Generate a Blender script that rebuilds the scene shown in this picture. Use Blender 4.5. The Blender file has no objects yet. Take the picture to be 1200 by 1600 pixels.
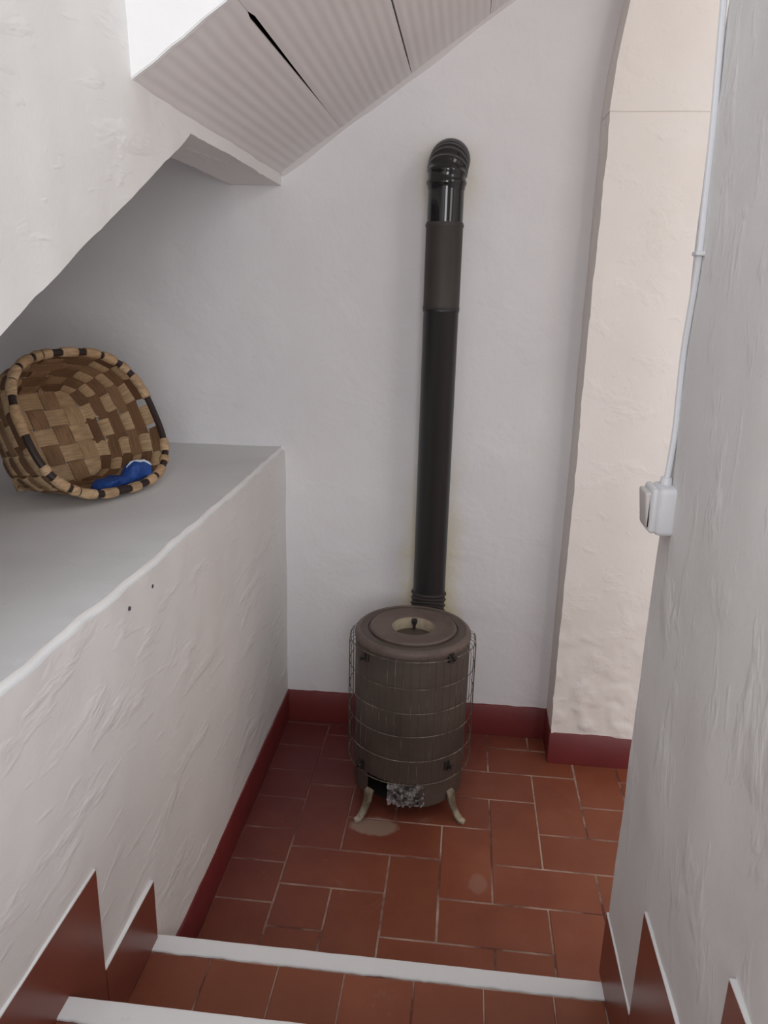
import bpy, bmesh, math, random
from mathutils import Vector, Matrix, noise
random.seed(7)
PI = math.pi
S = bpy.context.scene
C = S.collection

# ------------------------------------------------------------------ camera
CX, CY, CZ, YAW, PITCH, ROLL, FPX = 0.6268, -2.6641, 1.6508, 0.0995, 0.2836, 0.0248, 1206.3
fw = Vector((-math.sin(YAW)*math.cos(PITCH), math.cos(YAW)*math.cos(PITCH), -math.sin(PITCH)))
rt = Vector((math.cos(YAW), math.sin(YAW), 0)); up = rt.cross(fw)
r2 = math.cos(ROLL)*rt + math.sin(ROLL)*up; u2 = -math.sin(ROLL)*rt + math.cos(ROLL)*up
cam = bpy.data.cameras.new('camera'); co = bpy.data.objects.new('camera', cam); C.objects.link(co)
M = Matrix((r2, u2, -fw)).transposed().to_4x4(); M.translation = (CX, CY, CZ); co.matrix_world = M
cam.sensor_fit = 'VERTICAL'; cam.sensor_height = 24; cam.lens = FPX/1600*24; cam.clip_start = .02
S.camera = co

# ------------------------------------------------------------------ light
W = bpy.data.worlds.new('world'); S.world = W; W.use_nodes = True
bg = W.node_tree.nodes['Background']; bg.inputs[0].default_value = (.93, .95, 1, 1); bg.inputs[1].default_value = .50
def area(name, loc, target, sx, sy, power, col):
    l = bpy.data.lights.new(name, 'AREA'); l.shape = 'RECTANGLE'; l.size = sx; l.size_y = sy; l.energy = power; l.color = col
    o = bpy.data.objects.new(name, l); C.objects.link(o); o.location = loc
    o.rotation_euler = (Vector(target)-Vector(loc)).to_track_quat('-Z', 'Y').to_euler()
area('rear_right_fill', (1.25, -4.25, 1.75), (.5, -.6, 1.2), 1.5, 1.9, 52, (.97, .975, 1))  # unseen panel lamp added behind the camera to brighten left and back walls
area('skylight', (.45, -2.6, 4.1), (.45, -2.2, 0), 1.0, 1.6, 10, (.90, .94, 1))
area('patio_daylight', (1.95, -2.3, 2.6), (1.1, -.2, .9), 1.1, 1.4, 12, (1, .95, .89))
S.view_settings.view_transform = 'Standard'; S.view_settings.look = 'None'; S.view_settings.gamma = 1
S.view_settings.use_curve_mapping = False; S.view_settings.exposure = 0.22

# ------------------------------------------------------------------ materials
class NT:
    def __init__(s, name, rough=.8, spec=.3):
        s.m = bpy.data.materials.new(name); s.m.use_nodes = True; s.t = s.m.node_tree
        s.b = s.t.nodes['Principled BSDF']; s.b.inputs['Roughness'].default_value = rough
        s.b.inputs['Specular IOR Level'].default_value = spec
    def n(s, typ, **kw):
        o = s.t.nodes.new(typ)
        for k, v in kw.items():
            if k in o.inputs: o.inputs[k].default_value = v
            else: setattr(o, k, v)
        return o
    def l(s, a, b): s.t.links.new(a, b)
    def pos(s, scale=(1, 1, 1), rot=(0, 0, 0), obj=False):
        g = s.n('ShaderNodeTexCoord').outputs['Object'] if obj else s.n('ShaderNodeNewGeometry').outputs['Position']
        mp = s.n('ShaderNodeMapping'); s.l(g, mp.inputs[0]); mp.inputs['Scale'].default_value = scale; mp.inputs['Rotation'].default_value = rot
        return mp.outputs[0]
    def noise(s, scale, detail=4, rough=.55, v=None, dist=0):
        o = s.n('ShaderNodeTexNoise'); o.inputs['Scale'].default_value = scale; o.inputs['Detail'].default_value = detail
        o.inputs['Roughness'].default_value = rough; o.inputs['Distortion'].default_value = dist
        if v is not None: s.l(v, o.inputs['Vector'])
        return o.outputs['Fac']
    def ramp(s, f, a, b, ca=(0, 0, 0, 1), cb=(1, 1, 1, 1)):
        o = s.n('ShaderNodeValToRGB'); e = o.color_ramp.elements
        e[0].position = a; e[1].position = b; e[0].color = ca; e[1].color = cb; s.l(f, o.inputs[0]); return o.outputs[0]
    def mix(s, f, a, b, blend='MIX'):
        o = s.n('ShaderNodeMix', data_type='RGBA', blend_type=blend)
        for k, v in ((0, f), (6, a), (7, b)):
            if isinstance(v, (int, float)): o.inputs[k].default_value = v
            elif isinstance(v, tuple): o.inputs[k].default_value = (*v[:3], 1)
            else: s.l(v, o.inputs[k])
        return o.outputs[2]
    def math(s, op, a, b=0.):
        o = s.n('ShaderNodeMath', operation=op)
        for k, v in ((0, a), (1, b)):
            if isinstance(v, (int, float)): o.inputs[k].default_value = v
            else: s.l(v, o.inputs[k])
        return o.outputs[0]
    def col(s, c):
        if isinstance(c, tuple): s.b.inputs['Base Color'].default_value = (*c[:3], 1)
        else: s.l(c, s.b.inputs['Base Color'])
    def bump(s, h, strength=.5, dist=.01, prev=None):
        o = s.n('ShaderNodeBump'); o.inputs['Strength'].default_value = strength; o.inputs['Distance'].default_value = dist
        s.l(h, o.inputs['Height'])
        if prev is not None: s.l(prev, o.inputs['Normal'])
        s.l(o.outputs[0], s.b.inputs['Normal']); return o.outputs[0]

def plaster(name, c1, c2, trowel=(1, 3, 1), rot=(0, 0, 0), b1=.55, b2=.35):
    k = NT(name, .75, .25); p = k.pos()
    f = k.noise(2.3, 5, .6, p); c = k.mix(k.ramp(f, .35, .7), c1, c2)
    f2 = k.noise(26, 4, .7, p); c = k.mix(k.ramp(f2, .68, .8), c, tuple(v*.84 for v in c2)); k.col(c)
    n0 = k.bump(k.noise(3.0, 3, .5, p), b1*.5, .03)
    tr = k.noise(7, 4, .55, k.pos(trowel, rot), .3)
    n1 = k.bump(k.ramp(tr, .56, .70), b1, .006, n0)
    tr2 = k.noise(13, 3, .5, k.pos(trowel, rot), .4)
    n2 = k.bump(k.ramp(tr2, .60, .72), b1*.8, .004, n1)
    k.bump(k.noise(45, 5, .65, p), b2, .003, n2)
    return k.m
MAT = {}
MAT['plaster'] = plaster('white_limewash', (.80, .775, .765), (.85, .83, .82), (1.1, .7, 1.4), (.7, 0, 0), .3, .25)
MAT['plaster_side'] = plaster('limewash_trowelled', (.81, .795, .775), (.87, .855, .835), (1, .5, 1.5), (.75, 0, 0), .36, .22)
MAT['plaster_right'] = plaster('limewash_right', (.76, .755, .75), (.83, .825, .82), (1, 1.3, .7), (.3, 0, 0), .45, .3)
MAT['plaster_warm'] = plaster('limewash_cream', (.83, .775, .73), (.88, .835, .795), (1, 1, 1.2), (0, .4, 0), .35, .3)
MAT['plaster_ledge'] = plaster('limewash_ledge', (.79, .785, .78), (.85, .845, .84), (1, 1, 1), (0, 0, 0), .10, .15)
MAT['ceiling_paint'] = plaster('ceiling_paint', (.78, .745, .735), (.82, .79, .78), (.6, .6, .6), (0, 0, 0), .08, .1)
MAT['white_paint'] = plaster('white_gloss_paint', (.80, .80, .80), (.86, .86, .85), (1, 1, 1), (0, 0, 0), .15, .25)

# back wall with the yellowed halo round the flue
k = NT('limewash_back', .75, .25); p = k.pos()
c = k.mix(k.ramp(k.noise(2.3, 5, .6, p), .35, .7), (.795, .775, .785), (.84, .825, .83))
sx = k.n('ShaderNodeSeparateXYZ'); k.l(p, sx.inputs[0])
dx = k.math('ABSOLUTE', k.math('SUBTRACT', sx.outputs[0], .54))
nz = k.noise(9, 4, .6, p)
hal = k.math('ADD', dx, k.math('MULTIPLY', k.math('SUBTRACT', nz, .5), .10))
hm = k.ramp(hal, .065, .125, (1, 1, 1, 1), (0, 0, 0, 1))
low = k.ramp(k.math('MULTIPLY', sx.outputs[2], .4), .2, .46, (1, 1, 1, 1), (.0, .0, .0, 1))
top = k.ramp(k.math('ABSOLUTE', k.math('SUBTRACT', sx.outputs[2], 1.99)), .05, .13, (.4, .4, .4, 1), (0, 0, 0, 1))
lt = k.math('MINIMUM', k.math('ADD', k.math('MULTIPLY', low, 1), top), 1)
c = k.mix(k.math('MULTIPLY', k.math('MULTIPLY', hm, lt), .75), c, (.70, .62, .33)); 
k.col(c)
n1 = k.bump(k.ramp(k.noise(4.5, 4, .5, k.pos((1, 1, 1.2), (0, .5, 0)), .2), .45, .75), .4, .010)
k.bump(k.noise(45, 5, .65, p), .3, .003, n1); MAT['plaster_back'] = k.m

# terracotta
def terracotta(name, base, alt, dark_red, amount):
    k = NT(name, .5, .4); p = k.pos()
    oi = k.n('ShaderNodeObjectInfo').outputs['Random']
    f = k.noise(5, 5, .6, p); c = k.mix(k.ramp(f, .3, .7), base, alt)
    c = k.mix(k.math('MULTIPLY', oi, .55), c, tuple(v*.72 for v in alt))
    sx = k.n('ShaderNodeSeparateXYZ'); k.l(p, sx.inputs[0])
    # dark red towards the back left, fading out to the front right
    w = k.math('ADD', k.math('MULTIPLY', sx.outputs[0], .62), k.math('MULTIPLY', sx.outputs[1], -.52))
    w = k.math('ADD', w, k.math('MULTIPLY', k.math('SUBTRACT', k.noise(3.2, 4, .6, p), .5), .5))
    c = k.mix(k.math('MULTIPLY', k.ramp(w, .28, .85, (1, 1, 1, 1), (0, 0, 0, 1)), amount), c, dark_red)
    # pale dusty scuffs
    s = k.noise(7, 6, .7, p, .5); c = k.mix(k.math('MULTIPLY', k.ramp(s, .63, .78), .3), c, (.45, .32, .26))
    # pale cement ring under the stove foot and one scuffed tile
    for (mx, my, rx, ry, cc, st) in ((.415, -.592, .085, .05, (.36, .28, .21), .6), (.74, -.80, .03, .045, (.5, .36, .30), .18)):
        ax = k.math('DIVIDE', k.math('SUBTRACT', sx.outputs[0], mx), rx); ay = k.math('DIVIDE', k.math('SUBTRACT', sx.outputs[1], my), ry)
        d = k.math('ADD', k.math('MULTIPLY', ax, ax), k.math('MULTIPLY', ay, ay))
        d = k.math('ADD', d, k.math('MULTIPLY', k.math('SUBTRACT', k.noise(22, 4, .6, p), .5), 1.2))
        c = k.mix(k.math('MULTIPLY', k.ramp(d, .55, .95, (1, 1, 1, 1), (0, 0, 0, 1)), st), c, cc)
    k.col(c)
    k.l(k.ramp(k.noise(12, 4, .6, p), .2, .8, (.34, .34, .34, 1), (.62, .62, .62, 1)), k.b.inputs['Roughness'])
    k.bump(k.noise(60, 4, .6, p), .18, .002)
    return k.m
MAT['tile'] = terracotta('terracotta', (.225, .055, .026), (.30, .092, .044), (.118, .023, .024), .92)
k = NT('grout', .9, .2); p = k.pos()
c = k.mix(k.ramp(k.noise(6, 5, .6, p), .38, .62), (.15, .06, .045), (.50, .36, .29))
sx = k.n('ShaderNodeSeparateXYZ'); k.l(p, sx.inputs[0])      # joints turn dark red towards the back left
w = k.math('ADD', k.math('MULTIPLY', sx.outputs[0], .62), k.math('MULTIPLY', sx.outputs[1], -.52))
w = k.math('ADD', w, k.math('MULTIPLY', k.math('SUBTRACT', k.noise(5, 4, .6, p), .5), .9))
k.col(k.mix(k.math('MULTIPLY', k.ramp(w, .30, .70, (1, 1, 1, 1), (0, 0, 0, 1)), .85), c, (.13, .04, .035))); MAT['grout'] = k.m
k = NT('red_floor_paint', .42, .4); p = k.pos()
k.col(k.mix(k.ramp(k.noise(4, 4, .6, p), .35, .7), (.145, .019, .020), (.18, .026, .025))); k.bump(k.noise(30, 4, .6, p), .2, .003); MAT['red_paint'] = k.m
k = NT('red_glazed_skirting', .3, .5); p = k.pos()
k.col(k.mix(k.ramp(k.noise(3, 4, .6, p), .35, .7), (.205, .056, .037), (.25, .074, .048))); MAT['skirting'] = k.m
k = NT('wooden_void', .9, .1); k.col((.012, .010, .009)); MAT['void'] = k.m
k = NT('gouge', .9, .1); k.col((.10, .09, .10)); MAT['gouge'] = k.m
# stove
k = NT('brown_enamel', .5, .4); p = k.pos()
c = k.mix(k.ramp(k.noise(6, 5, .6, p), .3, .7), (.066, .049, .040), (.108, .082, .067))
st = k.noise(16, 4, .7, k.pos((6, 6, .35))); c = k.mix(k.math('MULTIPLY', k.ramp(st, .62, .8), .30), c, (.30, .26, .23))
k.col(c); k.bump(k.noise(70, 3, .6, p), .15, .001); MAT['enamel'] = k.m
k = NT('top_enamel', .48, .4); p = k.pos()
k.col(k.mix(k.ramp(k.noise(14, 5, .7, p), .35, .7), (.115, .082, .070), (.165, .12, .10))); MAT['enamel_top'] = k.m
k = NT('cream_enamel', .55, .4); k.col(k.mix(k.ramp(k.noise(30, 4, .6, k.pos()), .4, .7), (.42, .35, .25), (.55, .47, .34))); MAT['cream'] = k.m
k = NT('olive_leg', .6, .4); k.col(k.mix(k.ramp(k.noise(22, 4, .6, k.pos()), .4, .65), (.12, .09, .06), (.34, .29, .20))); MAT['leg'] = k.m
k = NT('rusty_wire', .55, .5); k.b.inputs['Metallic'].default_value = .3
k.col(k.mix(k.ramp(k.noise(18, 4, .6, k.pos()), .4, .65), (.10, .08, .065), (.30, .25, .20))); MAT['wire'] = k.m
k = NT('sooty_wire', .55, .4); k.col(k.mix(k.ramp(k.noise(14, 4, .6, k.pos()), .55, .70), (.085, .065, .056), (.26, .22, .18))); MAT['wire_dark'] = k.m
k = NT('dark_iron', .5, .4); k.col((.022, .018, .017)); MAT['iron'] = k.m
k = NT('ash_foil', .55, .6); p = k.pos(); k.b.inputs['Metallic'].default_value = .25
k.col(k.mix(k.ramp(k.noise(38, 5, .7, p), .42, .60), (.10, .085, .08), (.72, .68, .66))); k.bump(k.noise(90, 4, .7, p), .8, .006); MAT['ash'] = k.m
k = NT('black_flue_enamel', .07, .6); k.col((.011, .0105, .011)); MAT['flue_gloss'] = k.m
k = NT('black_flue_satin', .38, .5); k.col((.016, .0145, .0155)); MAT['flue'] = k.m
k = NT('grey_flue_section', .55, .4); k.col(k.mix(k.ramp(k.noise(5, 4, .6, k.pos((3, 3, .6))), .3, .7), (.040, .036, .034), (.062, .052, .046))); MAT['flue_grey'] = k.m
k = NT('matt_flue_collar', .6, .3); k.col((.04, .033, .032)); MAT['collar'] = k.m
# basket
def splint(name, a, b):
    k = NT(name, .6, .35); p = k.pos(); uv = k.n('ShaderNodeTexCoord').outputs['UV']
    mp = k.n('ShaderNodeMapping'); mp.inputs['Scale'].default_value = (1.5, 3, 1); k.l(uv, mp.inputs[0])
    oi = k.n('ShaderNodeObjectInfo').outputs['Random']
    c = k.mix(oi, a, b); g = k.noise(9, 4, .6, mp.outputs[0]); c = k.mix(k.math('MULTIPLY', k.ramp(g, .42, .62), .6), c, tuple(v*.55 for v in a))
    c = k.mix(k.math('MULTIPLY', k.ramp(k.noise(11, 3, .5, p), .5, .62), .35), c, tuple(v*.55 for v in a))
    k.col(c); k.bump(g, .25, .001); return k.m
MAT['splint'] = splint('chestnut_splint', (.50, .33, .185), (.62, .44, .26))
MAT['splint_dark'] = splint('chestnut_splint_bark', (.15, .075, .038), (.24, .13, .066))
MAT['splint_mid'] = splint('chestnut_splint_heart', (.25, .14, .072), (.36, .215, .115))
MAT['wrap'] = splint('rim_wrapping', (.46, .29, .155), (.58, .40, .24))
k = NT('dark_rim_hoop', .55, .4); k.col((.028, .016, .013)); MAT['hoop'] = k.m
k = NT('blue_cloth', .6, .3); k.col(k.mix(k.ramp(k.noise(25, 4, .6, k.pos()), .35, .7), (.016, .05, .22), (.03, .10, .36))); k.bump(k.noise(40, 4, .6, k.pos()), .4, .004); MAT['blue'] = k.m
k = NT('white_trim', .6, .3); k.col((.62, .68, .76)); MAT['trim'] = k.m
k = NT('white_plastic', .35, .5); k.col((.70, .71, .73)); MAT['plastic'] = k.m
k = NT('aged_plastic', .4, .5); k.col((.60, .57, .55)); MAT['plastic_aged'] = k.m
k = NT('cable_white', .5, .4); k.col((.74, .755, .78)); MAT['cable'] = k.m

# ------------------------------------------------------------------ helpers
def obj(name, bm, mat, parent=None, smooth=True, sharp=None):
    if sharp is None: sharp = 62 if mat.startswith('plaster') or mat == 'white_paint' else 35
    bmesh.ops.recalc_face_normals(bm, faces=bm.faces) if not getattr(bm, 'keep', False) else None
    me = bpy.data.meshes.new(name)
    for f in bm.faces: f.smooth = smooth
    if smooth:
        for e in bm.edges:
            if len(e.link_faces) == 2 and e.calc_face_angle(0) > math.radians(sharp): e.smooth = False
    bm.to_mesh(me); bm.free(); me.materials.append(MAT[mat])
    o = bpy.data.objects.new(name, me); C.objects.link(o)
    if parent: o.parent = parent
    return o
def tag(o, label, cat, group=None):
    o['label'] = label; o['category'] = cat
    if group: o['group'] = group
    return o
def struct(o, label=None):
    o['kind'] = 'structure'
    if label: o['label'] = label
    return o
def empty(name, loc=(0, 0, 0)):
    o = bpy.data.objects.new(name, None); C.objects.link(o); o.location = loc; o.empty_display_size = .1; return o
def box(bm, x0, x1, y0, y1, z0, z1, bevel=0, seg=2):
    vs = [bm.verts.new((x, y, z)) for x in (x0, x1) for y in (y0, y1) for z in (z0, z1)]
    fs = [bm.faces.new([vs[i] for i in q]) for q in ((0, 1, 3, 2), (4, 6, 7, 5), (0, 4, 5, 1), (2, 3, 7, 6), (0, 2, 6, 4), (1, 5, 7, 3))]
    if bevel:
        es = list({e for f in fs for e in f.edges})
        bmesh.ops.bevel(bm, geom=es, offset=bevel, segments=seg, affect='EDGES', profile=.5)
    return bm
def B(*a, **k): return box(bmesh.new(), *a, **k)
def prism(pts, axis, lo, hi, bevel=0, seg=3, bm=None):
    """polygon pts in the plane normal to axis, extruded lo..hi"""
    bm = bm or bmesh.new()
    def v(p, t):
        q = list(p); q.insert(axis, t); return bm.verts.new(q)
    a = [v(p, lo) for p in pts]; b = [v(p, hi) for p in pts]; n = len(pts)
    fs = [bm.faces.new(a[::-1]), bm.faces.new(b)] + [bm.faces.new((a[i], a[(i+1) % n], b[(i+1) % n], b[i])) for i in range(n)]
    bmesh.ops.recalc_face_normals(bm, faces=fs)
    if bevel:
        es = list({e for f in fs for e in f.edges})
        bmesh.ops.bevel(bm, geom=es, offset=bevel, segments=seg, affect='EDGES', profile=.5)
    return bm
def cuts(bm, axis, vals):
    n = [0, 0, 0]; n[axis] = 1
    for t in vals:
        c = [0, 0, 0]; c[axis] = t
        bmesh.ops.bisect_plane(bm, geom=bm.verts[:]+bm.edges[:]+bm.faces[:], plane_co=c, plane_no=n)
def rng(a, b, s):
    n = max(1, int(round((b-a)/s))); return [a+(b-a)*i/n for i in range(n+1)]
def wobble(bm, a1=.005, a2=.0016, f1=2.4, f2=11, extra=None):
    for v in bm.verts:
        p = v.co.copy(); d = noise.noise_vector(p*f1)*a1 + noise.noise_vector(p*f2)*a2
        if extra: d += extra(p)
        v.co = p + d
def tube(bm, pts, r, seg=8, closed=False, cap=True):
    pts = [Vector(p) for p in pts]; n = len(pts); rings = []
    rr = r if isinstance(r, (list, tuple)) else [r]*n
    ref = None
    for i, p in enumerate(pts):
        t = (pts[(i+1) % n]-pts[i-1]) if closed else (pts[min(i+1, n-1)]-pts[max(i-1, 0)])
        t.normalize()
        if ref is None:
            ref = t.orthogonal().normalized()
        ref = (ref - t*ref.dot(t)).normalized(); bi = t.cross(ref)
        rings.append([bm.verts.new(p + rr[i]*(math.cos(a)*ref+math.sin(a)*bi)) for a in [2*PI*k/seg for k in range(seg)]])
    if closed:   # close with the best matching offset
        d = [(rings[-1][0].co - rings[0][k].co).length for k in range(seg)]; off = d.index(min(d))
    m = n if closed else n-1
    for i in range(m):
        A = rings[i]; Bq = rings[(i+1) % n]; o = off if (closed and i == n-1) else 0
        for k in range(seg):
            bm.faces.new((A[k], A[(k+1) % seg], Bq[(k+1+o) % seg], Bq[(k+o) % seg]))
    if cap and not closed:
        bm.faces.new(rings[0][::-1]); bm.faces.new(rings[-1])
    return bm
def lathe(bm, prof, seg=64, a0=0, a1=2*PI, skip=None):
    """prof: list of (r, z); full turn about z"""
    full = abs(a1-a0-2*PI) < 1e-6; n = seg if full else seg+1
    cols = []
    for i in range(n):
        a = a0+(a1-a0)*i/seg; cols.append([bm.verts.new((r*math.cos(a), r*math.sin(a), z)) for r, z in prof])
    for i in range(seg):
        A, Bq = cols[i], cols[(i+1) % n]
        for j in range(len(prof)-1):
            if prof[j][0] == prof[j+1][0] == 0: continue
            bm.faces.new((A[j], Bq[j], Bq[j+1], A[j+1]))
    bmesh.ops.remove_doubles(bm, verts=bm.verts, dist=1e-6)
    return bm

# ------------------------------------------------------------------ main dimensions (metres)
LEDGE = 1.0925; RISE = .2324; XR = .988; YR = -1.277; PIL = -.16
NOSE = [-1.316-.368*i for i in range(5)]         # far edge of each white nosing
STEPS = 4; BH = .127

# ------------------------------------------------------------------ walls
bm = prism([(-1.5, -.1), (2.6, -.1), (2.6, 4.2), (-1.5, 4.2)], 1, 0, .2)
cuts(bm, 0, rng(-1.1, 1.1, .035)); cuts(bm, 2, rng(0, 2.75, .035)); wobble(bm, .006, .0018)
struct(obj('wall_back', bm, 'plaster_back'), 'uneven white limewashed wall behind the stove')

# wall_left: the solid low wall with the ledge on top
def par(p):
    if p.x < -.03 and p.z > 1.05: return Vector((0, 0, .4*.012*noise.noise(p*3)))
    if abs(p.x) < .03 and p.z > 1.05: return Vector((.004*noise.noise(p*14), 0, .004*noise.noise(p*17+Vector((3, 3, 3)))))
    q = Vector((p.x, p.y*.8+p.z*.6, (p.z*.8-p.y*.6)*2.2)); return Vector((.0045*max(0, noise.noise(q*6)-.15), 0, 0))
bm = prism([(-4.4, -.1), (.02, -.1), (.02, LEDGE), (-4.4, LEDGE)], 0, -1.35, 0)
bmesh.ops.bevel(bm, geom=[e for e in bm.edges if all(abs(v.co.x) < 1e-5 and v.co.z > 1 for v in e.verts)], offset=.012, segments=3, affect='EDGES')
cuts(bm, 1, rng(-2.1, 0, .025)); cuts(bm, 2, rng(0, LEDGE-.015, .028)); cuts(bm, 0, rng(-.75, -.015, .05)); wobble(bm, .005, .0014, extra=par)
wl = struct(obj('wall_left', bm, 'plaster_side'), 'low white wall with a broad ledge on top beside the landing')
wl.data.materials.append(MAT['plaster_ledge'])
for f in wl.data.polygons:
    if f.normal.z > .6: f.material_index = 1
for (y, z) in ((-1.224, 1.042), (-1.337, 1.040)):
    bm = bmesh.new(); tube(bm, [(-.012, y, z), (.004, y, z)], [.0055, .0045], 8); obj('wall_plug', bm, 'gouge', wl)

# upper wall over the niche: raking lower edge, short level lintel by the back wall
T = 1.962; TH = .17
poly = [(.02, T), (-.862, T), (-2.69, LEDGE-.02), (-4.4, LEDGE-.02), (-4.4, 4.2), (.02, 4.2)]
bm = prism(poly, 0, -TH, 0)
cuts(bm, 1, rng(-2.3, 0, .022)); cuts(bm, 2, rng(1.2, 2.6, .03))
wobble(bm, .005, .0018, extra=lambda p: Vector((.003*noise.noise(Vector((p.x, p.y*9, p.z*3))), 0, .0022*noise.noise(p*24) if p.z < 2.0 else 0)))
struct(obj('wall_left_upper', bm, 'plaster_side'), 'white wall with a raking lower edge above the basket ledge')
bm = B(-1.35, -1.2, -3, .02, LEDGE-.01, 2.6); wobble(bm); struct(obj('wall_niche', bm, 'plaster'), 'rear wall of the niche')
bm = prism([(.02, 2.36), (-.6, 2.36), (-2.74, LEDGE+.07), (-2.74, LEDGE+.17), (-.5, 2.46), (.02, 2.46)], 0, -1.3, -TH+.01)
struct(obj('ceiling_niche', bm, 'plaster'), 'sloping underside of the upper stair in the niche')

# wall_right: near wall that ends at the foot of the steps
def rgt(p):
    q = Vector((p.x, p.y*2.2, p.z)); return Vector((.006*noise.noise(q*3.1) + .004*max(0, noise.noise(q*8)-.2), .008*noise.noise(Vector((0, 0, p.z*2.3))), 0))
bm = prism([(-2.5, -.1), (YR, -.1), (YR, 4.2), (-2.5, 4.2)], 0, XR, 1.24)
bmesh.ops.bevel(bm, geom=[e for e in bm.edges if all(abs(v.co.y-YR) < 1e-5 for v in e.verts) and abs(e.verts[0].co.z-e.verts[1].co.z) > 1], offset=.018, segments=4, affect='EDGES')
cuts(bm, 1, rng(-2.2, YR-.03, .03)); cuts(bm, 2, rng(0, 2.6, .035)); wobble(bm, .004, .0018, extra=rgt)
wr = struct(obj('wall_right', bm, 'plaster_right'), 'grey shaded limewashed wall ending at the foot of the steps')

# pilaster: lower shaft with flaking paint, upper part from the impost line
def flake(p):
    if p.y > PIL+.03: return Vector((0, 0, 0))
    h = max(0, min(1, (.72-p.z)/.5)); q = Vector((p.x*1.0, 0, p.z))
    n = noise.noise(q*9+Vector((4, 0, 0))) + .5*noise.noise(q*21)
    t = 1 if n > .02 else 0; t2 = 1 if noise.noise(q*15+Vector((0, 7, 0))) > .25 else 0
    e = (.0028*noise.noise(Vector((0, 0, p.z*11)))+.0024*noise.noise(Vector((3, 0, p.z*37))))*max(0, 1-(p.x-1)/.07)
    zz = -.006*abs(noise.noise(Vector((p.x*30, 1, 0)))) if p.z < BH+.02 else 0
    return Vector((e, -h*(.0045*t+.0035*t2), zz))
bm = prism([(1.0, BH-.004), (2.6, BH-.004), (2.6, 2.15), (1.0, 2.15)], 1, PIL, .02)
cuts(bm, 2, rng(BH, .75, .011)+rng(.765, 2.14, .018)); cuts(bm, 0, rng(1.013, 1.42, .011)); cuts(bm, 1, rng(PIL+.02, 0, .04))
wobble(bm, .004, .0016, extra=flake)
pil = struct(obj('wall_pilaster', bm, 'plaster_warm'), 'cream pilaster with flaking paint above the red baseboard')
bm = prism([(.998, 2.149), (2.6, 2.149), (2.6, 4.2), (1.25, 4.2), (1.08, 2.75), (1.028, 2.44), (1.006, 2.28)], 1, PIL-.004, .02)
cuts(bm, 2, rng(2.17, 2.8, .04)); cuts(bm, 0, rng(1.05, 1.5, .05)); wobble(bm, .003, .001)
obj('pilaster_head', bm, 'plaster_warm', pil)
# core behind the baseboard of the pilaster
obj('pilaster_foot', B(1.004, 2.6, PIL+.006, .02, -.05, BH+.01), 'plaster_warm', pil)

# ------------------------------------------------------------------ ceiling of ribbed boards rising to the right
SL = .6874; C0 = 1.996; ang = math.atan(SL)
U = Vector((math.cos(ang), 0, math.sin(ang))); NN = Vector((math.sin(ang), 0, -math.cos(ang)))   # along slope / facing down
O = Vector((0, 0, C0))
def slope_slab(u0, u1, y0, y1, d0, d1):
    bm = bmesh.new(); vs = []
    for u in (u0, u1):
        for y in (y0, y1):
            for d in (d0, d1): vs.append(bm.verts.new(O+U*u+NN*d+Vector((0, y, 0))))
    for q in ((0, 1, 3, 2), (4, 6, 7, 5), (0, 4, 5, 1), (2, 3, 7, 6), (0, 2, 6, 4), (1, 5, 7, 3)): bm.faces.new([vs[i] for i in q])
    return bm
ceil = struct(obj('ceiling', slope_slab(.03, 3.2, -1.14, .02, -.10, -.05), 'void'), 'sloping underside of the stair boarded with white ribbed panels')
edges = [-.035, .2365, .5036, .782, 1.055, 1.328, 1.60, 1.88]       # slope distance of the joints
gaps = [0, .0033, .0013, .0012, .001, .001, .001, .001]           # half width of the open joint at its near end
def panel(i):
    a, b = edges[i], edges[i+1]; ga, gb = gaps[i], gaps[i+1]; n = 10; bm = bmesh.new(); K = n*8
    ys = [-1.163, -1.11, -1.085, -1.05]+rng(-.95, .015, .137); rows = []
    for y in ys:
        t = max(0, min(1, (-y-.06)/1.06))
        ea = t if i != 1 else max(0, (-y-.28)/.84); eb = t if i != 0 else max(0, (-y-.28)/.84)
        far = max(0, min(1, (-y-.05)/.12))
        if i >= 2: ea = far
        if i >= 1: eb = far
        if y < -1.08: ea = eb = 0
        aa = a+.0003+ga*ea*1.6; bb = b-.0003-gb*eb*1.6; row = []
        for j in range(K+1):
            s = j/K; ph = (s*n) % 1
            d = .0012*(.5-.5*math.cos(2*PI*ph)) if 0 < j < K else 0
            row.append((aa+(bb-aa)*s, d))
        rows.append([bm.verts.new(O+U*u+NN*d+Vector((0, y, 0))) for u, d in row] +
                    [bm.verts.new(O+U*bb-NN*.012+Vector((0, y, 0))), bm.verts.new(O+U*aa-NN*.012+Vector((0, y, 0)))])
    L = len(rows[0])
    for r0, r1 in zip(rows, rows[1:]):
        for j in range(L): bm.faces.new((r0[j], r0[(j+1) % L], r1[(j+1) % L], r1[j]))
    bm.faces.new(rows[0]); bm.faces.new(rows[-1][::-1])
    return obj('ribbed_panel', bm, 'ceiling_paint', ceil, sharp=60)
for i in range(len(edges)-1): panel(i)
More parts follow.
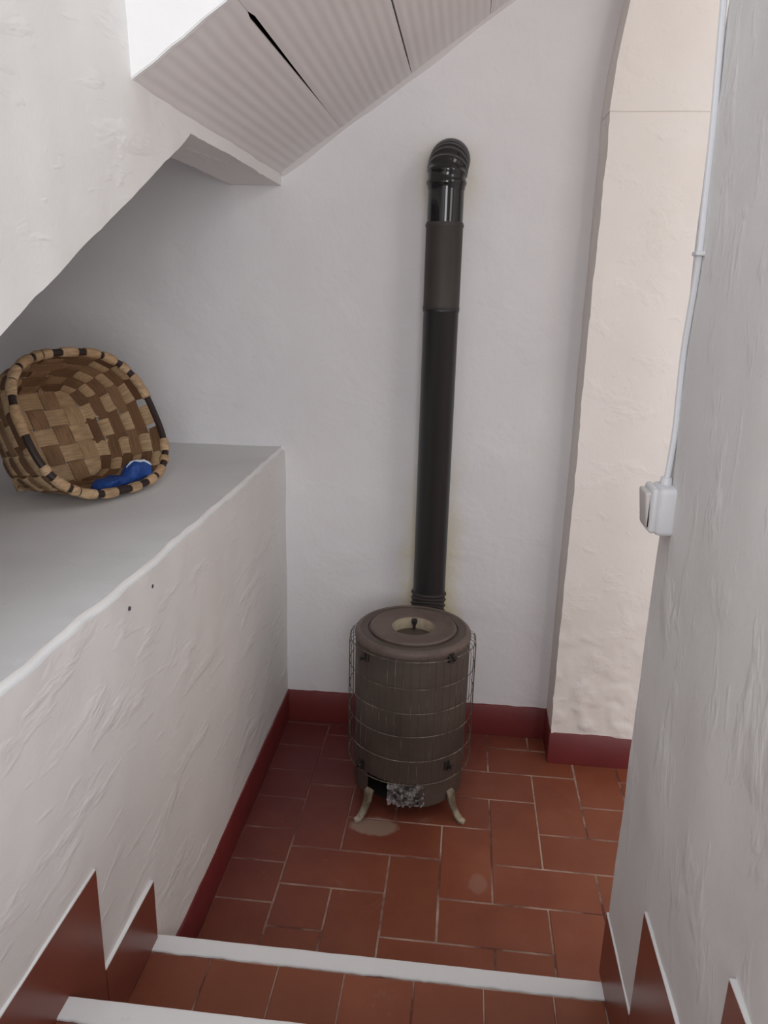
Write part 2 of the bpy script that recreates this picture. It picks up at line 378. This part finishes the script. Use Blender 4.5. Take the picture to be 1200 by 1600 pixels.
# plaster fillet where the boards meet the back wall
bm = bmesh.new(); rows = []
for u in rng(0, 1.6, .02):
    c = O+U*u; n1 = 1+.5*noise.noise(Vector((u*6, 0, 0)))
    rows.append([bm.verts.new(q) for q in (c+NN*-.004+Vector((0, .012, 0)), c+NN*-.002+Vector((0, -.026*n1, 0)), c+NN*.005+Vector((0, -.012*n1, 0)), c+NN*.008*n1+Vector((0, -.004, 0)), c+NN*.018*n1+Vector((0, .008, 0)))])
for r0, r1 in zip(rows, rows[1:]):
    for j in range(5): bm.faces.new((r0[j], r0[(j+1) % 5], r1[(j+1) % 5], r1[j]))
bm.faces.new(rows[0]); bm.faces.new(rows[-1][::-1]); struct(obj('trim_1', bm, 'ceiling_paint', sharp=80), 'plaster fillet between the ribbed boards and the back wall')
# header: bright side of the upper flight, in front of the boards
bm = prism([(-.02, C0-.02*SL-.002), (2.6, C0+2.6*SL-.002), (2.6, 4.2), (-.02, 4.2)], 1, -1.176, -1.1635)
bmesh.ops.bevel(bm, geom=[e for e in bm.edges if all(v.co.y < -1.17 for v in e.verts)], offset=.002, segments=2, affect='EDGES')
cuts(bm, 0, rng(0, .9, .02)); cuts(bm, 2, rng(2, 2.7, .03)); wobble(bm, .002, .0022, 2.4, 24)
struct(obj('wall_header', bm, 'white_paint'), 'bright white stair side above the ribbed ceiling')
bm = B(-1.5, 2.6, -1.16, .2, 4.0, 4.2); struct(obj('ceiling_top', bm, 'plaster'), 'ceiling over the upper flight')
bm = B(2.6, 2.75, -1.6, .2, -.1, 4.2); struct(obj('wall_passage', bm, 'plaster_warm'), 'end wall of the passage on the right')

# ------------------------------------------------------------------ floor
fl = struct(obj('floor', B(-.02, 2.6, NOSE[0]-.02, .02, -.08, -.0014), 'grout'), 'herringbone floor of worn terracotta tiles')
fl2 = struct(obj('floor_passage', B(1.25, 2.6, -4.4, NOSE[0]-.02, -.08, 0), 'tile'), 'floor beyond the right wall')
tile_cache = {}
def tile(x0, x1, y0, y1, z=0., parent=None, gap=.0048, th=.012):
    w, d = round(x1-x0-gap, 4), round(y1-y0-gap, 4)
    if w < .012 or d < .012: return
    key = (w, d)
    if key not in tile_cache:
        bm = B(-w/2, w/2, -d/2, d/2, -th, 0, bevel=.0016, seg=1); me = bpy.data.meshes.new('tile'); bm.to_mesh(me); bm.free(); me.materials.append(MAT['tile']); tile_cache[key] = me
    o = bpy.data.objects.new('tile', tile_cache[key]); C.objects.link(o); o.parent = parent
    o.location = ((x0+x1)/2, (y0+y1)/2, z+random.uniform(-.0008, .0006)); o.rotation_euler = (random.uniform(-.003, .003), random.uniform(-.003, .003), random.uniform(-.005, .005))
Xg = [.171+.1526*i for i in range(-1, 12)]; Yg = [.058-.1545*j for j in range(0, 11)]     # module lines
XL = .171; YF = -.004; YN = NOSE[0]+.02
def clip(x0, x1, y0, y1):
    x0 = max(x0, XL); x1 = min(x1, 2.0); y1 = min(y1, YF); y0 = max(y0, YN)
    if x1-x0 < .015 or y1-y0 < .015: return
    if x1-x0 < .015 or y1-y0 < .015: return
    tile(x0, x1, y0, y1, 0, fl)
for i in range(-1, 11):
    for j in range(-1, 9):
        k = (i+j) % 4; x = .171+.1526*i; yt = .058-.1545*j
        if k == 1: clip(x, x+.3052, yt-.1545, yt)
        if k == 3: clip(x, x+.1526, yt-.309, yt)
yl = [YF, -.030, -.185, -.337, -.490, -.643, -.787, -.944, -1.098, -1.252, YN]
for a, b in zip(yl[1:], yl): tile(.004, XL, a, b, 0, fl)

# ------------------------------------------------------------------ steps
def step(i):
    z = RISE*(i+1); yf = NOSE[i]; yn = NOSE[i+1] if i < STEPS-1 else -4.4
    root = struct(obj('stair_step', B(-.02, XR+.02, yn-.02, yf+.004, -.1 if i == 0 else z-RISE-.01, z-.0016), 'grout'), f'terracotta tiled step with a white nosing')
    bm = B(0.0, XR, yf-.043, yf+.002, z-.03, z+.003, bevel=.003, seg=2)
    cuts(bm, 0, rng(.01, XR-.01, .012))
    for v in bm.verts:
        if v.co.y < yf-.03: v.co.y += .0035*noise.noise(Vector((v.co.x*22, i, 0)))+.002*noise.noise(Vector((v.co.x*70, i, 0)))
        else: v.co.y += .0012*noise.noise(Vector((v.co.x*14, i, 5)))
    obj('nosing', bm, 'white_paint', root)
    x = 0.004
    for xe in ([.143, .292, .436, .586, .733, .879, XR-.004]):
        tile(x, xe, max(yn+.004, yf-.36), yf-.044, z, root, .003); x = xe
for i in range(STEPS): step(i)

# ------------------------------------------------------------------ baseboards
def board(name, a, b, normal, h=BH, th=.009, label=None, amp=.004, mat='red_paint'):
    """painted skirting from a to b (xy), front face proud of the wall by th"""
    a = Vector((*a, 0)); b = Vector((*b, 0)); L = (b-a).length; d = (b-a)/L; n = Vector((*normal, 0)); bm = bmesh.new(); rows = []
    for t in rng(0, L, .012):
        p = a+d*t; hh = h+amp*noise.noise(Vector((t*9, a.x*5+a.y*3, 1)))+amp*.5*noise.noise(Vector((t*31, a.x, 2)))
        rows.append([bm.verts.new(q) for q in (p-n*.012, p+n*th, p+n*th+Vector((0, 0, hh-.003)), p+n*(th-.003)+Vector((0, 0, hh)), p-n*.012+Vector((0, 0, hh)))])
    for r0, r1 in zip(rows, rows[1:]):
        for j in range(5): bm.faces.new((r0[j], r0[(j+1) % 5], r1[(j+1) % 5], r1[j]))
    bm.faces.new(rows[0]); bm.faces.new(rows[-1][::-1])
    return struct(obj(name, bm, mat, sharp=50), label)
board('baseboard_back', (0, 0), (1.0, 0), (0, -1), label='dark red painted baseboard behind the stove')
board('baseboard_left', (0, NOSE[0]), (0, 0), (1, 0), th=.006, label='dark red painted baseboard along the low wall', amp=.003)
board('baseboard_pilaster_side', (1.0, PIL), (1.0, 0), (-1, 0), th=.004, label='dark red baseboard on the pilaster flank')
board('baseboard_pilaster', (.997, PIL), (2.6, PIL), (0, -1), th=.004, h=BH-.002, amp=.002, label='dark red baseboard on the pilaster front')
def skirt(root, side, ya, yb, z0, z1, cap=True):
    """one upright skirting tile; the top edge is painted white"""
    x = 0 if side < 0 else XR; s = -side; th = .006 if side < 0 else .004
    xs = sorted((x-s*.01, x+s*th))
    o = obj('skirting_tile', B(xs[0], xs[1], ya+.0008, yb-.0008, z0, z1, bevel=.0012, seg=1), 'skirting', root)
    obj('painted_edge', B(xs[0], xs[1]-.0002 if s > 0 else xs[1], ya+.001, yb-.001, z1-.0008, z1+.0028, bevel=.001, seg=1), 'white_paint', o)
SK = .155
for side, name, ends in ((-1, 'baseboard_stair_left', [-1.322, -1.556, -1.90, -2.25]), (1, 'baseboard_stair_right', [-1.283, -1.527, -1.878, -2.23])):
    root = struct(empty(name), 'dark red tile skirting climbing the steps in a sawtooth')
    for i in range(STEPS):
        far = ends[i]; near = ends[i+1]-.0 if i < STEPS-1 else -4.3; z = RISE*(i+1)
        skirt(root, side, near, far, z+.001 if i == 0 else z-RISE+.05, z+SK)
        # the piece that fills the corner below the next tread
        if i == 0:
            o = obj('skirting_tile', B(*sorted(((0 if side < 0 else XR)-(-side)*.01, (0 if side < 0 else XR)+(-side)*.0035)), near-.16, near-.001, z+.001, z+RISE+.002, bevel=.001, seg=1), 'skirting', root)

# ------------------------------------------------------------------ stove
SX, SY = .503, -.388
stove = tag(empty('stove', (SX, SY, 0)), 'squat brown cylindrical stove in a wire guard standing on the tiled landing', 'stove')
R0 = .184; ZT = .604; ZB = .062
bm = bmesh.new(); lathe(bm, [(R0-.004, .150), (R0, .150), (R0, .588), (R0-.002, .594), (R0-.008, ZT-.004), (R0-.016, ZT-.001), (R0-.030, ZT), (.145, ZT), (.143, ZT-.004), (.074, ZT-.004), (.074, ZT-.012), (.14, ZT-.012), (R0-.03, ZT-.012), (R0-.006, .56), (R0-.004, .150)], 72)
body = obj('body', bm, 'enamel', stove)
for v in body.data.vertices:      # a few soft dents in the sheet
    if v.co.z < .56: v.co *= 1
# skirt below with the arched hole at the front
def skirt_ring(a0, a1, name):
    bm = bmesh.new(); lathe(bm, [(R0-.008, ZB), (R0-.002, ZB), (R0-.002, .152), (R0-.008, .152), (R0-.008, ZB)], 60, a0, a1)
    bmesh.ops.recalc_face_normals(bm, faces=bm.faces)
    for e in list(bm.edges):
        pass
    bmesh.ops.holes_fill(bm, edges=[e for e in bm.edges if len(e.link_faces) == 1]); return obj(name, bm, 'enamel', stove)
hA, hB = -PI/2-.76, -PI/2+.27        # opening, seen from the front
skirt_ring(hB, hA+2*PI, 'base_skirt')
bm = bmesh.new(); lathe(bm, [(0, .16), (R0-.012, .16), (R0-.012, .165), (0, .165)], 48); obj('ash_floor', bm, 'iron', stove)
bm = bmesh.new(); lathe(bm, [(R0-.02, ZB+.004), (R0-.10, ZB+.004), (R0-.10, ZB+.009), (R0-.02, ZB+.009), (R0-.02, ZB+.004)], 48); obj('base_ring', bm, 'iron', stove)
# crumpled grey foil hanging in the hole
bm = bmesh.new(); nU, nV = 26, 16; g = []
for i in range(nU+1):
    a = -PI/2-.30+.66*i/nU; row = []
    for j in range(nV+1):
        z = .066+.082*j/nV; q = Vector((i*.45, j*.45, 0)); n = noise.noise(q*1.0)*.010+noise.noise(q*2.3)*.006
        zz = z+(.012*noise.noise(Vector((i*.4, 9, 0))) if j < 3 else 0)
        row.append(bm.verts.new(((R0+.002+n-.004)*math.cos(a), (R0+.002+n-.004)*math.sin(a), zz)))
    g.append(row)
for i in range(nU):
    for j in range(nV): bm.faces.new((g[i][j], g[i+1][j], g[i+1][j+1], g[i][j+1]))
bmesh.ops.solidify(bm, geom=bm.faces[:], thickness=.006)
o = obj('crumpled_foil', bm, 'ash', stove, smooth=False); o['label'] = 'crumpled grey foil in the base opening'
# top: raised plate, cream collar, sunken lid with knob
bm = bmesh.new(); lathe(bm, [(.137, ZT-.006), (.139, ZT+.004), (.135, ZT+.008), (.128, ZT+.0085), (.120, ZT+.0055), (.080, ZT+.0055), (.072, ZT+.007), (.0685, ZT+.005), (.0685, ZT-.004)], 72)
top = obj('top_plate', bm, 'enamel_top', stove)
bm = bmesh.new(); lathe(bm, [(.0705, ZT+.004), (.0675, ZT+.004), (.0675, ZT-.04), (.0705, ZT-.04), (.0705, ZT+.004)], 56); o = obj('hole_collar', bm, 'cream', top); o['label'] = 'cream enamel rim inside the top hole'
bm = bmesh.new(); lathe(bm, [(0, ZT-.045), (.069, ZT-.045), (.069, ZT-.034), (.05, ZT-.031), (0, ZT-.030)], 48); obj('sunken_lid', bm, 'enamel', top)
bm = bmesh.new(); tube(bm, [(0.0, .066, ZT-.004), (0, .060, ZT-.007), (0, .050, ZT-.009)], [.010, .0105, .008], 12); tube(bm, [(0, .062, ZT-.012), (0, .058, ZT-.032)], .005, 8); obj('knob', bm, 'iron', top)
bm = bmesh.new(); lathe(bm, [(R0-.001, .583), (R0+.0026, .583), (R0+.0028, .593), (R0+.0005, .598), (R0-.006, ZT), (R0-.014, ZT+.0012), (R0-.018, ZT-.002), (R0-.001, .583)], 72); obj('top_cover', bm, 'enamel_top', stove)
# legs
def leg(a):
    bm = bmesh.new(); d = Vector((math.cos(a), math.sin(a), 0)); s = Vector((-d.y, d.x, 0))
    prof = [(R0-.004, .092, .014), (R0+.005, .086, .016), (R0+.008, .072, .0155), (R0+.010, .058, .0145), (R0+.018, .038, .0125), (R0+.034, .018, .0115), (R0+.048, .007, .012), (R0+.062, .0035, .012)]
    rows = []
    for i, (r, z, w) in enumerate(prof):
        t = (Vector((prof[min(i+1, 7)][0]-prof[max(i-1, 0)][0], prof[min(i+1, 7)][1]-prof[max(i-1, 0)][1]))).normalized()
        nn = Vector((-t.y, t.x)); c = d*r+Vector((0, 0, z)); e = d*nn.x+Vector((0, 0, nn.y)); h = .0032
        rows.append([bm.verts.new(c+s*sx*w+e*k*h) for sx, k in ((-1, 1), (-.5, 1.9), (.5, 1.9), (1, 1), (1, -1), (-1, -1))])
    for r0, r1 in zip(rows, rows[1:]):
        for j in range(6): bm.faces.new((r0[j], r0[(j+1) % 6], r1[(j+1) % 6], r1[j]))
    bm.faces.new(rows[0]); bm.faces.new(rows[-1][::-1]); l = obj('leg', bm, 'leg', stove, sharp=50)
    bm = bmesh.new(); p = d*(R0+.054); tube(bm, [p+Vector((0, 0, 0)), p+Vector((0, 0, .004)), p+Vector((0, 0, .011)), p+Vector((0, 0, .013))], [.011, .0125, .0115, .007], 10); obj('foot', bm, 'cream', l)
for a in (-PI/2-.66, -PI/2+.90, PI/2-.8, PI/2+.8): leg(a)
# wire guard
RG = .2015; NW = 30; GA0, GA1 = -PI-.22, .22       # the guard wraps the front, open at the back
zr = [.577, .492, .409, .327, .242, .158]
def arc(z, n=60):
    pts = []
    for k in range(n+1):
        a = GA0+(GA1-GA0)*k/n; sag = .0022*noise.noise(Vector((math.cos(a)*1.5, math.sin(a)*1.5, z*9)))
        r = RG-(.009 if z > .5 else 0)*max(0, math.sin(-a)-.2)+.0014*noise.noise(Vector((math.cos(a)*3, math.sin(a)*3, z*20)))
        pts.append((r*math.cos(a), r*math.sin(a), z+sag))
    return pts
g0 = bmesh.new(); tube(g0, arc(zr[-1]), .0015, 6); guard = obj('wire_guard', g0, 'wire', stove)
for z in zr[:-1]:
    bm = bmesh.new(); tube(bm, arc(z), .0014, 6); obj('guard_ring', bm, 'wire', guard)
bm = bmesh.new(); tube(bm, [(RG+.002, 0, .158), (RG+.0022, 0, .35), (RG+.0022, 0, .560), (RG-.001, 0, .577), (RG-.009, 0, .586), (R0-.001, 0, .589)], .00085, 5)
w0 = obj('guard_wire', bm, 'wire_dark', guard); w0.rotation_euler.z = GA0
for kk in range(1, NW):
    w = w0.copy(); C.objects.link(w); w.parent = guard; w.rotation_euler.z = GA0+(GA1-GA0)*kk/(NW-1)
for a, z in ((-PI/2-.80, .555), (-PI/2+.74, .575), (-PI/2-.86, .168), (-PI/2+.78, .196)):
    d = Vector((math.cos(a), math.sin(a), 0)); s = Vector((-d.y, d.x, 0)); bm = bmesh.new()
    c0 = d*(R0-.002)+Vector((0, 0, z)); tube(bm, [c0, c0+d*.02, c0+d*.026+Vector((0, 0, .006))], [.007, .0065, .004], 8)
    tube(bm, [c0+d*.018+s*-.010+Vector((0, 0, -.010)), c0+d*.022+s*.008+Vector((0, 0, .008))], .004, 6); tube(bm, [c0+d*.001+Vector((0, 0, -.014)), c0+d*.001+Vector((0, 0, .014))], .011, 8)
    obj('guard_clip', bm, 'iron', stove)

# ------------------------------------------------------------------ flue
PX, PY, PR = .539, -.118, .0560
flue = tag(empty('flue_pipe', (PX, PY, .5)), 'black stove pipe rising up the back wall and bending into it', 'pipe')
def seg(name, z0, z1, r, mat, bead=True, parent=flue):
    bm = bmesh.new(); prof = [(r-.002, z0-.5), (r, z0-.5)]
    if bead: prof += [(r, z1-.016-.5), (r+.0022, z1-.012-.5), (r+.0022, z1-.007-.5), (r, z1-.003-.5)]
    prof += [(r, z1-.5), (r-.002, z1-.5), (r-.002, z0-.5)]
    lathe(bm, prof, 48); return obj(name, bm, mat, parent)
seg('pipe_section', .625, 1.592, PR, 'flue')
s2 = seg('pipe_section', 1.588, 1.846, PR+.0012, 'flue_grey'); s2['label'] = 'greyish brown pipe section with a bead at each end'
bm = bmesh.new()
for z in (1.588, 1.592): tube(bm, [((PR+.0018)*math.cos(2*PI*k/48), (PR+.0018)*math.sin(2*PI*k/48), z-.5) for k in range(48)], .0016, 6, True)
obj('seam_bead', bm, 'flue_grey', s2)
s3 = seg('pipe_section', 1.84, 1.955, PR-.0005, 'flue_gloss', False); s3['label'] = 'glossy black pipe section below the elbow'
def elbow(name, path, r0, mat, ribs, amp, seg_=40):
    """corrugated bend: path is a function t->point in pipe coordinates"""
    bm = bmesh.new(); n = ribs*6; pts = []; rad = []
    for i in range(n+1):
        t = i/n; pts.append(path(t)); rad.append(r0+amp*(.5-.5*math.cos(2*PI*t*ribs))**2)
    tube(bm, pts, rad, seg_); return obj(name, bm, mat, flue, sharp=70)
RB = .088
def top_path(t):
    if t < .12: return (0, 0, 1.440+.04*t/.12)
    a = (t-.12)/.88*PI*.5; return (.006*math.sin(a), RB*(1-math.cos(a))*1.45, 1.480+RB*.68*math.sin(a))
e1 = elbow('elbow', top_path, PR+.0015, 'flue_gloss', 9, .0048)
def bot_path(t):
    a = t*PI*.5; return (-.004*t, -.080*(1-math.cos(a)), .128-.105*math.sin(a))
e2 = elbow('lower_elbow', bot_path, PR+.001, 'collar', 8, .0055)

# ------------------------------------------------------------------ basket
BC = Vector((-.356, -.704, 1.286)); BN = Vector((.822, -.310, .478)).normalized(); BU = Vector((.364, .931, -.022)); BU = (BU-BN*BU.dot(BN)).normalized(); BV = BN.cross(BU)
if BV.z < 0: BV = -BV
RA, RBv, EXP = .221, .200, 2.74; DEP = .20; HU, HV, HO = .155, .136, .034
basket = tag(empty('basket', (BC-BN*.19)-BV*.13), 'woven chestnut splint basket tipped on its side on the ledge', 'basket')
binv = Matrix.Translation(basket.location).inverted()
def sup(a, b, e, th):
    c, s = math.cos(th), math.sin(th)
    return a*math.copysign(abs(c)**(2/e), c), b*math.copysign(abs(s)**(2/e), s)
def bsurf(th, t, off=0):
    """side of the basket: th round the rim, t=0 base edge, t=1 rim"""
    g = t**.85; u0, v0 = sup(HU, HV, 5.0, th); u1, v1 = sup(RA, RBv, EXP, th)
    bul = .014*math.sin(PI*t)*min(1, .55+.85*math.sin(th))
    k = 1+bul/.2
    u = (u0+(u1-u0)*g)*k; v = (v0+(v1-v0)*g)*k+HO*(1-g)
    r = math.hypot(u, v-HO*(1-g)) or 1
    n = Vector((u/r, (v-HO*(1-g))/r))
    return BC-BN*DEP*(1-t)+BU*(u+n.x*off)+BV*(v+n.y*off)-basket.location
def bbase(a, b, off=0):
    return BC-BN*(DEP-off)+BU*(a*HU)+BV*(b*HV+HO)-basket.location
def ribbon(name, cps, wds, nrm, mat, parent, th=.0016):
    """flat splint along centre points with width directions and normals"""
    bm = bmesh.new(); uvl = bm.loops.layers.uv.new('uv'); rows = []
    n = len(cps)
    for c, w, nn in zip(cps, wds, nrm):
        rows.append([bm.verts.new(c+w*k+nn*h) for k, h in ((-1, -th), (1, -th), (1, th), (-1, th))])
    for i in range(n-1):
        for j in range(4):
            f = bm.faces.new((rows[i][j], rows[i][(j+1) % 4], rows[i+1][(j+1) % 4], rows[i+1][j]))
            for lp, (a, b) in zip(f.loops, ((i, j), (i, j+1), (i+1, j+1), (i+1, j))): lp[uvl].uv = (a/n, b/2)
    bm.faces.new(rows[0]); bm.faces.new(rows[-1][::-1])
    return obj(name, bm, mat, parent, sharp=50)
NS = 5; NWEAVE = 6
def angle_for(kind, f, t=1.):
    """rim angle of a stake: exactly over its base splint at t=0, spread evenly at the rim"""
    base = {'u+': 0, 'v+': PI/2, 'u-': PI, 'v-': 3*PI/2}[kind]; sg = {'u+': 1, 'v+': -1, 'u-': -1, 'v-': 1}[kind]
    q = abs(f); lo = math.asin(min(1, q**2.5))*(1-t)+q*PI/4*1.04*t
    return base+sg*math.copysign(lo, f)
def sq(c): return math.copysign(abs(c)**.55, c)
def stakes_at(t): return sorted([angle_for(k, -0.8+1.6*s/(NS-1), t) % (2*PI) for k in ('u+', 'v+', 'u-', 'v-') for s in range(NS)])
STK1 = stakes_at(1.)
def side_pts(kind, f, par, wbase):
    cps, wds, nrm = [], [], []; a1 = angle_for(kind, f, 1.) % (2*PI); par = min(range(len(STK1)), key=lambda q: abs(STK1[q]-a1))
    for i in range(31):
        t = i/30*.985; ph = t*NWEAVE/.97-.48; th = angle_for(kind, f, t)
        off = .0030*sq(math.cos(PI*(ph+par)))*min(1, t*8)
        c = bsurf(th, t, off); dth = .02; w = (bsurf(th+dth, t)-bsurf(th-dth, t)).normalized(); l = (bsurf(th, min(1, t+.03))-bsurf(th, max(0, t-.03))).normalized()
        cps.append(c); wds.append(w*wbase*(1.0+.22*t)); nrm.append(w.cross(l).normalized())
    return cps, wds, nrm
idx = 0
for d in 'uv':
    for s in range(NS):
        f = -0.8+1.6*s/(NS-1); wb = (HV if d == 'u' else HU)*.176
        neg = side_pts(d+'-', f, s, wb); pos = side_pts(d+'+', f, s, wb)
        mid = ([], [], [])
        for i in range(1, 48):
            q = -1+2*i/48; cell = (q*1.0+.8)/1.6*(NS-1)
            off = .0030*sq(math.cos(PI*(cell+s)))*(1 if d == 'u' else -1)
            c = bbase(q, f, off) if d == 'u' else bbase(f, q, off)
            mid[0].append(c); mid[1].append((BV if d == 'u' else BU)*wb); mid[2].append(BN)
        def fix(part, rev):
            cs, ws, ns = part; wref = (BV if d == 'u' else BU)
            ws = [w if w.dot(wref) >= 0 else -w for w in ws]
            return (cs[::-1], ws[::-1], ns[::-1]) if rev else (cs, ws, ns)
        A = fix(neg, True); Z = fix(pos, False)
        cps = A[0][:-1]+mid[0]+Z[0][1:]; wds = A[1][:-1]+mid[1]+Z[1][1:]
        nr = []
        for i, c in enumerate(cps):
            t = (cps[min(i+1, len(cps)-1)]-cps[max(i-1, 0)]).normalized(); nr.append(t.cross(wds[i].normalized()).normalized())
        ribbon('stake_splint', cps, wds, nr, 'splint' if d == 'u' or s % 3 == 1 else 'splint_mid', basket); idx += 1
# weavers: over and under the stakes; the topmost stops at the hand holes
def stake_phase(th, stk):
    th %= 2*PI; n = len(stk)
    if th < stk[0]: th += 2*PI
    for i in range(n):
        a = stk[i]; b = stk[(i+1) % n]+(2*PI if i == n-1 else 0)
        if a <= th < b: return i+(th-a)/(b-a)
    return 0
HOLES = (0.02, PI+.22)
for j in range(NWEAVE):
    t = (j+.48)/NWEAVE*.97; spans = [(0.3, 0.3+2*PI)]; stk = stakes_at(t)
    if j == NWEAVE-1: spans = [(HOLES[0]+.12, HOLES[1]-.12), (HOLES[1]+.12, HOLES[0]+2*PI-.12)]
    for a0, a1 in spans:
        n = 200 if j < NWEAVE-1 else 90; cps, wds, nr = [], [], []
        for i in range(n+1):
            th = a0+(a1-a0)*i/n; off = -.0030*sq(math.cos(PI*(stake_phase(th, stk)+j)))
            tt = t+.008*math.sin(th*3+j*1.7); c = bsurf(th, tt, off)
            l = (bsurf(th, min(1, tt+.03))-bsurf(th, tt-.03)).normalized(); w = (bsurf(th+.02, tt)-bsurf(th-.02, tt)).normalized()
            cps.append(c); wds.append(l*(.0172 if j < 5 else .0140)); nr.append(l.cross(w).normalized())
        ribbon('weaver_splint', cps, wds, nr, 'splint_dark' if j != 3 else 'splint_mid', basket, .0014)
# rim: dark hoop, wrapped with pale splints
rim_pts = [bsurf(2*PI*k/120, 1.0)+BN*(.004) for k in range(120)]
bm = bmesh.new(); tube(bm, rim_pts, .0095, 10, True); rim = obj('rim_hoop', bm, 'hoop', basket)
rim['label'] = 'dark hoop of the basket rim'
th = .30; kk = 0
def near_hole(a): return min(abs((a-h+PI) % (2*PI)-PI) for h in HOLES) < .11
while th < .30+2*PI-.08:
    wlen = random.choice((.11, .16, .21, .24)); gap = random.choice((.02, .06, .10, .13))
    if near_hole(th) or near_hole(th+wlen): th += .05; continue
    n = 10; pts = []; rad = []
    for i in range(n+1):
        a = th+wlen*i/n; pts.append(bsurf(a, 1.0)+BN*.003); rad.append(.0128+.0012*math.sin(PI*i/n)+.0005*noise.noise(Vector((a*30, 0, 0))))
    bm = bmesh.new(); tube(bm, pts, rad, 12); uvl = bm.loops.layers.uv.new('uv')
    for f in bm.faces:
        for lp in f.loops: lp[uvl].uv = (lp.vert.co.x*4, lp.vert.co.z*4)
    obj('rim_wrap', bm, 'wrap', rim, sharp=60); th += wlen+gap; kk += 1

# ------------------------------------------------------------------ blue cloth in the basket
CL = bsurf(-PI/2+.10, .78)+basket.location
cloth_dir = (bsurf(-PI/2+.55, .84)-bsurf(-PI/2-.38, .70)).normalized()
cs = (Vector((0, 0, 1))-cloth_dir*cloth_dir.z).normalized(); cw = cloth_dir.cross(cs)
bm = bmesh.new(); n = 34; m = 20; rows = []
for i in range(n+1):
    t = i/n; l = -.098+.196*t
    hh = .011+.004*math.sin(t*5)+.021*max(0, min(1, (t-.52)/.18)); ww = .026+.006*math.sin(t*9)+.008*max(0, (t-.5))
    e = math.sqrt(max(0, 1-abs(2*t-1)**5)); row = []
    for j in range(m):
        a = 2*PI*j/m; q = Vector((t*4, math.cos(a), math.sin(a)))
        r = 1+.28*noise.noise(q*1.7)+.14*noise.noise(q*4)
        row.append(bm.verts.new(cloth_dir*l+cw*(ww*r*e*math.cos(a))+cs*(hh*(1+math.copysign(abs(math.sin(a))**.8, math.sin(a))*r*e))))
    rows.append(row)
for i in range(n):
    for j in range(m): bm.faces.new((rows[i][j], rows[i][(j+1) % m], rows[i+1][(j+1) % m], rows[i+1][j]))
bm.faces.new(rows[0]); bm.faces.new(rows[-1][::-1])
edge_pts = [rows[i][j].co*1.0+cs*.0015 for i, j in ((21, 6), (23, 5), (25, 4), (27, 4), (29, 4), (31, 3), (32, 2))]
cl = tag(obj('folded_cloth', bm, 'blue'), 'crumpled blue cloth with a pale edge lying inside the basket', 'cloth')
cl.location = CL+cs*.002+BN*.0
bm = bmesh.new(); tube(bm, edge_pts, [.002]+[.0036]*(len(edge_pts)-2)+[.002], 8)
obj('pale_edging', bm, 'trim', cl)

# ------------------------------------------------------------------ switch and cable on the right wall
sw = tag(empty('light_switch', (XR, -1.35, 1.30)), 'white surface mounted light switch at the end of the grey wall', 'switch')
obj('box', B(-.030, .004, -.033, .033, -.043, .040, bevel=.009, seg=4), 'plastic', sw)
bm = B(-.040, -.027, -.029, .036, -.040, .038, bevel=.006, seg=3); fpl = obj('cover', bm, 'plastic', sw)
bm = prism([(-.022, -.034), (.030, -.034), (.030, .030), (-.022, .030)], 0, -.047, -.038, bevel=.004)
for v in bm.verts: v.co.x += -.004*(v.co.z/.034)*(1 if v.co.x < -.042 else 0)
obj('rocker', bm, 'plastic_aged', fpl)
bm = bmesh.new(); tube(bm, [(-.012, .006, .036), (-.012, .006, .052)], [.011, .009], 12); obj('cable_gland', bm, 'plastic', sw)
cb = tag(empty('wall_cable', (XR, -1.34, 1.345)), 'white cable running up the grey wall from the light switch', 'cable')
pts = [(-.012, -.004, 0), (-.010, -.004, .03), (-.006, .004, .09), (-.005, .014, .15), (-.005, .018, .22), (-.005, .006, .31), (-.006, -.002, .368), (-.006, .004, .44), (-.006, .016, .56), (-.006, .040, .70), (-.006, .052, .80), (-.006, .058, 1.1), (-.006, .06, 1.6)]
def spline(P, k=6):
    P = [Vector(p) for p in P]; out = []
    for i in range(len(P)-1):
        a, b, c, d = P[max(i-1, 0)], P[i], P[i+1], P[min(i+2, len(P)-1)]
        for j in range(k):
            t = j/k; out.append(.5*((2*b)+(c-a)*t+(2*a-5*b+4*c-d)*t*t+(3*b-a-3*c+d)*t**3))
    return out+[P[-1]]
bm = bmesh.new(); tube(bm, spline(pts), .0052, 10); obj('sheath', bm, 'cable', cb)
bm = B(-.014, .004, -.014, .012, .364, .371, bevel=.002, seg=2); obj('clip', bm, 'plastic', cb)
